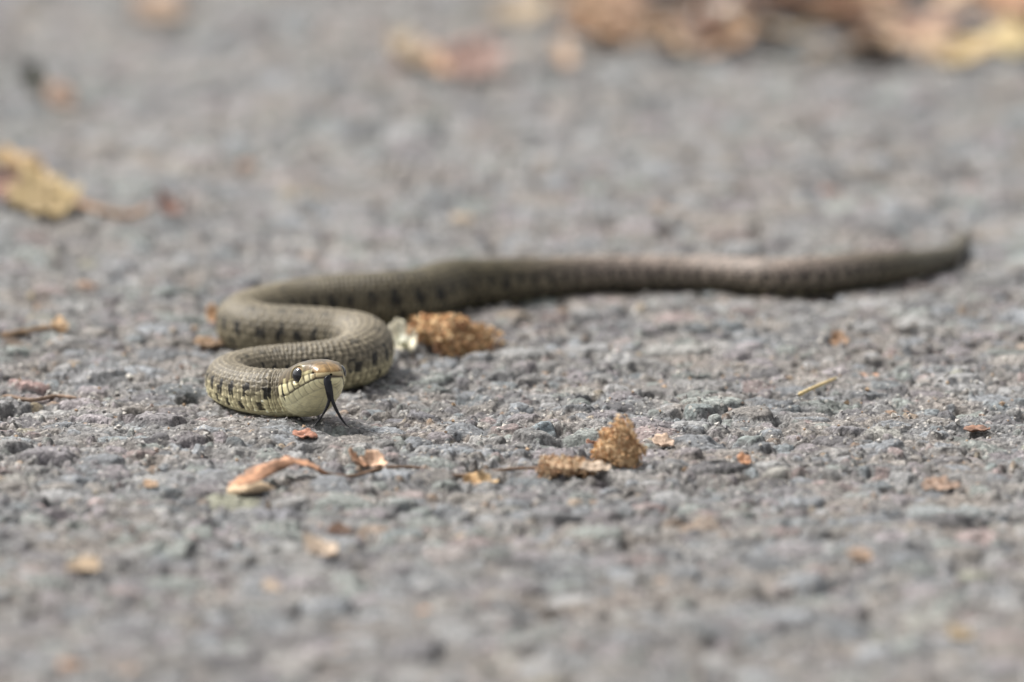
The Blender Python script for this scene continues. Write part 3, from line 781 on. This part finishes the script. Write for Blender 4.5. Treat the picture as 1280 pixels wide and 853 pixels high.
def twig(name, label, cat, pts, r0, r1, col, mat=None, group=None, knots=0.25, seed=3, stiff=False):
    r = np.random.default_rng(seed)
    P = []
    for q in pts:
        p = contact(q[0], q[1]); p[2] = ground_top(p[0], p[1], 0.002) + r0 * 0.6 + (q[2] * MM if len(q) > 2 else 0); P.append(p)
    if stiff:
        z = [p[2] for p in P]
        for i, p in enumerate(P): p[2] = max(z) - 0.0016 + 0.0001 * i
    P = catmull(P, 8); base = P[0].copy(); P = P - base
    n = len(P); R = np.linspace(r0, r1, n) * (1 + knots * r.uniform(-1, 1, n)); R[0] *= 0.4; R[-1] *= 0.3
    t = np.gradient(P, axis=0); t /= np.linalg.norm(t, axis=1)[:, None]
    sx = np.cross(t, [0, 0, 1.0]); sx /= np.linalg.norm(sx, axis=1)[:, None]; uy = np.cross(sx, t)
    a = np.linspace(0, 2 * math.pi, 9, endpoint=False)
    v = P[:, None] + (sx[:, None] * np.cos(a)[None, :, None] + uy[:, None] * np.sin(a)[None, :, None]) * R[:, None, None]
    ii = np.arange(n * 9).reshape(n, 9); jj = np.roll(ii, -1, 1)
    f = np.stack([ii[:-1], jj[:-1], jj[1:], ii[1:]], -1).reshape(-1, 4)
    v = v.reshape(-1, 3)
    cols = np.array(col)[None] * np.repeat(1 + 0.25 * r.uniform(-1, 1, n), 9)[:, None]
    o = mesh_obj(name, v, f, mat or CHAFF, cols=cols); o.location = base
    return tag(o, label, cat, group)

def husk(name, label, cat, pts, width, col, arch=0.6, seed=5, group=None, curl=1.0):
    """A long dry bud scale or leaf strip, trough-shaped, lying along the given pixels."""
    r = np.random.default_rng(seed)
    P = []
    for u, v, z in pts:
        p = contact(u, v); p[2] = ground_top(p[0], p[1], 0.002) + z * MM; P.append(p)
    k = mpp(P[0]); P = catmull(P, 9); base = P[0].copy(); P = P - base; n = len(P)
    t = np.gradient(P, axis=0); t /= np.linalg.norm(t, axis=1)[:, None]
    sx = np.cross(t, [0, 0, 1.0]); sx /= np.linalg.norm(sx, axis=1)[:, None]; uy = np.cross(sx, t)
    tt = np.linspace(0, 1, n); Wd = width * k / 2 * (1 + 0.10 * np.sin(tt * 23) + 0.08 * np.sin(tt * 41 + 1)) * np.clip(np.sin(np.clip(tt * 0.94 + 0.04, 0, 1) ** 0.8 * math.pi), 0.05, 1) ** 0.7 * (1 + 0.12 * r.uniform(-1, 1, n))
    m = 11; c = np.linspace(-1, 1, m) * 1.9 * arch
    vs = []
    for off in (0, -0.0002):
        vs.append(P[:, None] + sx[:, None] * (np.sin(c)[None, :, None] * Wd[:, None, None]) + uy[:, None] * ((np.cos(c) * curl)[None, :, None] * Wd[:, None, None] + off + r.normal(0, 0.00009, (n, m, 1)) + 0.0005 * np.sin(tt * 11 + r.uniform(0, 6))[:, None, None] * np.sin(np.linspace(-3, 3, m) + 0.6)[None, :, None]))
    V = np.concatenate([x.reshape(-1, 3) for x in vs]); N = n * m
    ii = np.arange(N).reshape(n, m)
    q = np.stack([ii[:-1, :-1], ii[:-1, 1:], ii[1:, 1:], ii[1:, :-1]], -1).reshape(-1, 4)
    rim = []
    for a, b in list(zip(ii[0, :-1], ii[0, 1:])) + list(zip(ii[1:, 0], ii[:-1, 0])) + list(zip(ii[-1, 1:], ii[-1, :-1])) + list(zip(ii[:-1, -1], ii[1:, -1])):
        rim.append([b, a, a + N, b + N])
    F = np.concatenate([q, q[:, ::-1] + N, np.array(rim)])
    cols = np.array(col)[None] * (1 + 0.22 * np.sin(np.tile(np.repeat(tt, m), 2) * 9 + 1) + np.tile(np.tile(r.uniform(-.35, .45, m), n), 2) + r.normal(0, .14, 2 * N))[:, None] * (1 + 0.15 * np.tile(np.tile(np.cos(c * 3), n), 2))[:, None]
    o = mesh_obj(name, V, F, LEAF, cols=cols); o.location = base
    return tag(o, label, cat, group)

# ------------------------------------------------------------------ litter by the snake and in the foreground
OR, TN, BR, RD = (0.46, 0.25, 0.12), (0.42, 0.30, 0.17), (0.24, 0.135, 0.07), (0.38, 0.15, 0.08)
clump('catkin', 'crumbling reddish brown catkin beside a pale seed husk, behind the snake coils', 'catkin', 574, 436, 90, 52, 80,
      [(0.62, 0.42, 0.22), (0.72, 0.53, 0.31), (0.48, 0.28, 0.14), (0.26, 0.13, 0.07), (0.64, 0.37, 0.19)], 1100, 11, piece=0.62e-3)
flake('seed_husk', 'cream white papery seed husk next to the reddish brown catkin', 'seed husk', 499, 438, 52, 80, (0.74, 0.68, 0.50), 0.35, 0.001, 0.2, out=0.10, tilt=1.05, thick=0.0004)
flake('leaf_bit', 'tiny green leaf bit under the cream seed husk', 'leaf bit', 505, 441, 15, 26, (0.12, 0.115, 0.05), 0.4, 0.0006, 0.7, tilt=0.4)
clump('catkin', 'upright tan catkin fragment standing alone on bare asphalt', 'catkin', 774, 578, 72, 60, 60,
      [(0.66, 0.45, 0.25), (0.56, 0.36, 0.19), (0.40, 0.22, 0.11), (0.72, 0.53, 0.33)], 1000, 23, piece=0.50e-3, shape=lambda d: 1 + 0.50 * np.clip(d[:, 2], 0, 1) ** 3 - 0.62 * np.abs(d[:, 0] + 0.15) * np.clip(d[:, 2], 0, 1) + 0.12 * d[:, 0])
clump('catkin_crumb', 'low brown crumbs at the foot of the upright tan catkin', 'catkin crumb', 716, 590, 70, 24, 80, [(0.44, 0.30, 0.18), (0.52, 0.39, 0.25), (0.34, 0.2, 0.11)], 520, 31, piece=0.55e-3)
flake('bract', 'small pinkish tan bract lying beyond the upright tan catkin', 'bract', 829, 556, 34, 60, (0.44, 0.31, 0.22), 0.35, 0.0008, 0.2, tilt=0.3)
flake('bract', 'dark red brown bract touching the top of the upright catkin', 'bract', 742, 553, 22, 40, (0.25, 0.11, 0.06), 0.5, 0.0008, 1.0, tilt=0.5)
flake('bract', 'pale split bract in front of the upright tan catkin', 'bract', 745, 596, 46, 50, (0.42, 0.32, 0.23), 0.3, 0.0006, 0.1, tilt=0.3)
husk('bud_scale', 'curled orange brown bud scale with a pale underside tip, in front of the snake', 'bud scale',
     [(290, 615, 0.5), (312, 609, 1.0), (335, 602, 2.0), (360, 597, 2.4), (385, 595, 1.6), (408, 594, 0.6)], 38, (0.30, 0.145, 0.07), 0.52, 4, curl=0.7)
husk('bud_scale', 'pale tan husk strip tucked under the curled orange bud scale', 'bud scale',
     [(286, 616, 0.0), (306, 618, 0.3), (326, 612, 0.6), (345, 606, 0.4)], 22, (0.48, 0.34, 0.20), 0.7, 8)
twig('stalk', 'thin reddish stalk running from the curled bud scale to the catkin crumbs', 'stalk',
     [(398, 592, .2), (440, 588, 0), (480, 584, .1), (530, 584, -.3), (575, 588, 0), (620, 588, -.3), (665, 588, .1), (700, 592, 0)], 0.00042, 0.00032, (0.20, 0.125, 0.08))
flake('bract', 'pale peach bract curling up from the thin reddish stalk', 'bract', 466, 580, 38, 60, (0.56, 0.35, 0.22), 0.55, 0.0008, 0.5, tilt=0.6)
flake('bract', 'thin brown shred beside the peach bract on the stalk', 'bract', 446, 581, 16, 60, (0.36, 0.20, 0.11), 0.5, 0.0008, 0.9, tilt=0.7)
flake('bract', 'bright rust flake on the asphalt just below the snake tongue', 'bract', 381, 547, 36, 62, (0.34, 0.14, 0.08), 0.10, 0.0, 0.3, tilt=0.1, out=0.10)
for i, (u, v, w, c, t) in enumerate([(590, 598, 30, (.44, .27, .11), .5), (606, 603, 26, (.50, .33, .15), .7)]):
    flake('bract', ['folded ochre bract lying at the middle of the thin stalk', 'golden bract resting against the folded ochre one'][i], 'bract', u, v, w, 50, c, .55, .0007, i * .9, tilt=t)
flake('leaf_scrap', 'pale tan scrap of leaf beside a dark shaded hollow in the foreground', 'leaf scrap', 400, 690, 50, 90, (0.38, 0.29, 0.21), 0.35, 0.0006, 0.5, tilt=0.35)
flake('leaf_scrap', 'dark brown scrap behind the pale tan foreground scrap', 'leaf scrap', 424, 664, 36, 50, (0.14, 0.075, 0.045), 0.4, 0.0006, 0.2, tilt=0.5)
flake('leaf_scrap', 'cupped ochre leaf scrap alone near a purple grey stone', 'leaf scrap', 105, 716, 60, 60, (0.31, 0.225, 0.14), 0.2, 0.0004, 0.0, tilt=0.3)
flake('leaf_scrap', 'small tan crumb left of the bud scale on open asphalt', 'leaf scrap', 188, 610, 22, 40, (0.38, 0.25, 0.15), 0.4, 0.0003, 0.2, tilt=0.3)
flake('leaf_scrap', 'red brown flat scrap on the open asphalt right of the catkin', 'leaf scrap', 1220, 541, 40, 46, (0.20, 0.10, 0.06), 0.2, 0.0003, 0.1, tilt=0.1)
flake('leaf_scrap', 'rust brown strip leaning on a large blue grey stone', 'leaf scrap', 1175, 612, 60, 60, (0.24, 0.155, 0.105), 0.15, 0.0003, 0.3, tilt=0.3)
flake('leaf_scrap', 'tiny orange scrap on bare asphalt beyond the upright catkin', 'leaf scrap', 930, 580, 20, 40, (0.42, 0.20, 0.09), 0.4, 0.0004, 0.4, tilt=0.5)
flake('leaf_scrap', 'brown speck of leaf on asphalt below the snake tail', 'leaf scrap', 1049, 428, 26, 60, (0.27, 0.155, 0.08), 0.4, 0.0005, 0.0, tilt=0.6)
flake('leaf_scrap', 'ochre blurred scrap lying near the frame edge of the foreground', 'leaf scrap', 1200, 797, 40, 60, (0.33, 0.24, 0.13), 0.25, 0.0004, 0.6, tilt=0.4)
flake('leaf_scrap', 'orange tan scrap beside a dark crack in the foreground', 'leaf scrap', 1075, 697, 40, 60, (0.30, 0.20, 0.13), 0.2, 0.0004, 0.4, tilt=0.4)
flake('leaf_scrap', 'soft orange scrap in the blurred foreground below the pale tan one', 'leaf scrap', 340, 736, 30, 50, (0.33, 0.25, 0.18), 0.2, 0.0004, 0.4, tilt=0.3)
flake('leaf_scrap', 'orange scrap wedged beside the outer bend of the snake coil', 'leaf scrap', 268, 402, 26, 70, (0.46, 0.26, 0.12), 0.4, 0.0008, 0.4, tilt=0.6)
flake('leaf_scrap', 'brown flat scrap against the foot of the outer snake coil', 'leaf scrap', 262, 433, 44, 60, (0.24, 0.15, 0.08), 0.25, 0.0004, 0.1, tilt=0.2)
twig('straw', 'pale yellow dry straw lying slanted on bare asphalt', 'straw', [(998, 498, 1.2), (1012, 492, 1.8), (1028, 485, 1.9), (1046, 477, 1.6)], 0.00055, 0.0003, (0.52, 0.40, 0.20), knots=0.1, stiff=True)
twig('twig', 'thin dark twig lying on asphalt left of the snake coils', 'twig', [(0, 424, .5), (30, 421, .5), (62, 418, .7), (88, 414, .7)], 0.0008, 0.0005, (0.26, 0.17, 0.10))
flake('bract', 'small tan bract at the end of the thin dark twig', 'bract', 74, 415, 26, 60, (0.42, 0.28, 0.15), 0.4, 0.0006, 0.3, tilt=0.5)
twig('twig', 'short brown twig among stones left of the snake head', 'twig', [(4, 495, .3), (40, 500, .3), (70, 497, .4), (96, 501, .3)], 0.0006, 0.0004, (0.20, 0.14, 0.10))

# ------------------------------------------------------------------ leaves behind
flake('dead_leaf', 'mustard yellow crumpled dead leaf with a pink neighbour, far left of the snake', 'leaf', 52, 262, 110, 200, (0.40, 0.29, 0.13), 0.30, 0.001, 0.3, tilt=0.35, fold=0.2)
flake('dead_leaf', 'golden folded leaf lying over the mustard yellow leaf', 'leaf', 20, 232, 90, 160, (0.42, 0.28, 0.13), 0.35, 0.003, 1.1, tilt=0.5, fold=0.3)
flake('petal', 'rosy pink curled petal on the mustard yellow leaf', 'petal', 2, 256, 70, 120, (0.36, 0.20, 0.16), 0.45, 0.004, 0.2, tilt=0.5)
twig('stalk', 'curved tan stalk trailing from the mustard yellow leaf', 'stalk', [(95, 262, 1), (125, 268, .7), (160, 268, .7), (190, 265, 1.2)], 0.0012, 0.0009, (0.42, 0.27, 0.17))
flake('petal', 'dark maroon curled petal at the end of the curved tan stalk', 'petal', 210, 265, 34, 70, (0.22, 0.115, 0.085), 0.5, 0.001, 0.4, tilt=0.7)
flake('petal', 'salmon orange petal behind, beside a dark green leaf tip', 'petal', 76, 132, 44, 90, (0.40, 0.26, 0.18), 0.35, 0.0008, 0.2, tilt=0.5)
flake('dead_leaf', 'dark green upright leaf tip beside the salmon orange petal', 'leaf', 40, 118, 34, 80, (0.085, 0.085, 0.05), 0.4, 0.002, 0.3, tilt=1.3)
flake('dead_leaf', 'flat brown dead leaf alone on the asphalt far behind the snake', 'leaf', 196, 28, 80, 170, (0.27, 0.185, 0.125), 0.2, 0.0008, 0.2, tilt=0.25)
flake('dead_leaf', 'tan shrivelled leaf touching the dusky pink curled petal', 'leaf', 512, 82, 70, 150, (0.32, 0.245, 0.165), 0.3, 0.001, 0.5, tilt=0.5)
flake('petal', 'peach petal between the tan shrivelled leaf and the dusky pink petal', 'petal', 548, 90, 46, 110, (0.56, 0.36, 0.22), 0.35, 0.001, 0.4, tilt=0.5)
flake('petal', 'dusky pink thick curled petal far behind the snake', 'petal', 592, 92, 92, 150, (0.30, 0.185, 0.15), 0.45, 0.0015, 0.0, tilt=0.6, fold=0.2)
flake('petal', 'small peach petal on the asphalt in front of the leaf drift', 'petal', 705, 78, 28, 120, (0.50, 0.34, 0.22), 0.3, 0.0008, 0.2, tilt=0.4)
drift = [(650, 24, 90, (.36, .27, .17), 'thin tan leaf at the near tip of the leaf drift', .2), (748, 52, 110, (.27, .15, .075), 'dark brown crumpled leaf at the front of the drift', .5),
         (735, 20, 120, (.33, .20, .11), 'mid brown broad leaf behind the dark crumpled one', .4), (815, 45, 110, (.34, .21, .12), 'warm brown curled leaf beside the white petal', .45),
         (850, 5, 150, (.25, .15, .09), 'deep brown leaf lying behind the white petal', .4), (965, 58, 120, (.40, .29, .17), 'pale tan flat leaf in front of the white petal', .3),
         (1000, 20, 150, (.30, .175, .11), 'reddish brown wide leaf in the middle of the drift', .45), (1055, 75, 110, (.38, .28, .18), 'light tan leaf sliding out of the drift', .3),
         (1060, 38, 120, (.42, .27, .19), 'pinkish tan rolled leaf in the drift', .5), (1120, 8, 130, (.21, .11, .08), 'dark maroon leaf on the back of the drift', .5),
         (1165, 45, 110, (.38, .24, .17), 'dusty rose leaf next to the yellow leaf', .45), (1212, 78, 100, (.42, .30, .13), 'bright ochre leaf at the edge of the drift', .4),
         (1268, 62, 100, (.44, .34, .16), 'clear yellow leaf beyond the ochre one', .4), (1262, 18, 130, (.42, .23, .12), 'orange brown leaf above the yellow leaf', .5),
         (930, -25, 160, (.30, .19, .12), 'brown leaf deep inside the drift', .4), (1190, -20, 160, (.28, .17, .10), 'umber leaf deep inside the drift', .4),
         (1060, -40, 170, (.33, .21, .13), 'hazel leaf at the far side of the drift', .4), (790, -30, 150, (.30, .19, .11), 'chestnut leaf at the far side of the drift', .4),
         (1300, -15, 150, (.32, .20, .11), 'fawn leaf at the far end of the drift', .4)]
for i, (u, v, w, c, lab, t) in enumerate(drift):
    flake('dead_leaf', lab, 'leaf', u, v, w, w * 1.25, c, 0.22, 0.001 + 0.001 * (i % 3), 0.5 * i, 'dead leaves drifted together on the road', tilt=t, fold=0.15, seed=100 + i, out=0.28)
kinds = [((.30, .18, .10), 'small chestnut brown leaf fragment lying in the leaf drift'), ((.40, .27, .16), 'small tan leaf fragment lying in the leaf drift'),
         ((.25, .15, .10), 'small dark umber leaf fragment lying in the leaf drift'), ((.42, .25, .18), 'small rosy brown leaf fragment lying in the leaf drift')]
for i in range(64):
    fu = rng.uniform(690, 1330); fv = rng.uniform(-28, 76 if fu > 720 else 40); c, lab = kinds[i % 4]
    flake('leaf_fragment', lab, 'leaf fragment', fu, fv, rng.uniform(55, 95), rng.uniform(70, 150), np.array(c) * rng.uniform(1.0, 1.35), 0.25, 0.001 + 0.002 * (i % 3),
          None, 'leaf fragments in the drift', tilt=rng.uniform(.2, .8), seed=300 + i, out=0.35)
flake('petal', 'off white petal lying on the brown leaf drift', 'petal', 898, 44, 70, 110, (0.72, 0.62, 0.54), 0.35, 0.003, 0.1, tilt=0.7)

# ------------------------------------------------------------------ loose grit on the surface
def grit():
    r = np.random.default_rng(77); n = 4200
    vs, fs, cl = [], [], []
    base = np.array([(1, 0, 0), (-1, 0, 0), (0, 1, 0), (0, -1, 0), (0, 0, 1), (0, 0, -1)], float)
    tri = np.array([(0, 2, 4), (2, 1, 4), (1, 3, 4), (3, 0, 4), (2, 0, 5), (1, 2, 5), (3, 1, 5), (0, 3, 5)])
    pal = np.array([(.42, .40, .37), (.30, .29, .28), (.55, .52, .47), (.40, .28, .18), (.22, .215, .22), (.34, .26, .22)])
    for i in range(n):
        y = r.uniform(-0.38, 0.35) if i % 3 == 0 else r.normal(-0.06, 0.07)
        x = r.uniform(-0.15, 0.15); sz = r.gamma(3, 0.00010) + 0.00012
        b = base * sz * r.uniform(0.6, 1.3, (6, 1)); q = r.normal(0, 1, (3, 3)); q, _ = np.linalg.qr(q)
        vs.append(b @ q + [x, y, ground_z(x, y) + sz * 0.4]); fs.append(tri + 6 * i)
        cl.append(np.repeat((pal[r.choice(6, p=[.3, .25, .15, .08, .15, .07])] * r.uniform(.8, 1.2))[None], 6, 0))
    o = mesh_obj('loose_grit', np.concatenate(vs), np.concatenate(fs), PEBBLE, cols=np.concatenate(cl), shade=False)
    tag(o, 'fine pale sand and grit scattered over the asphalt', 'grit', None, 'stuff')
grit()
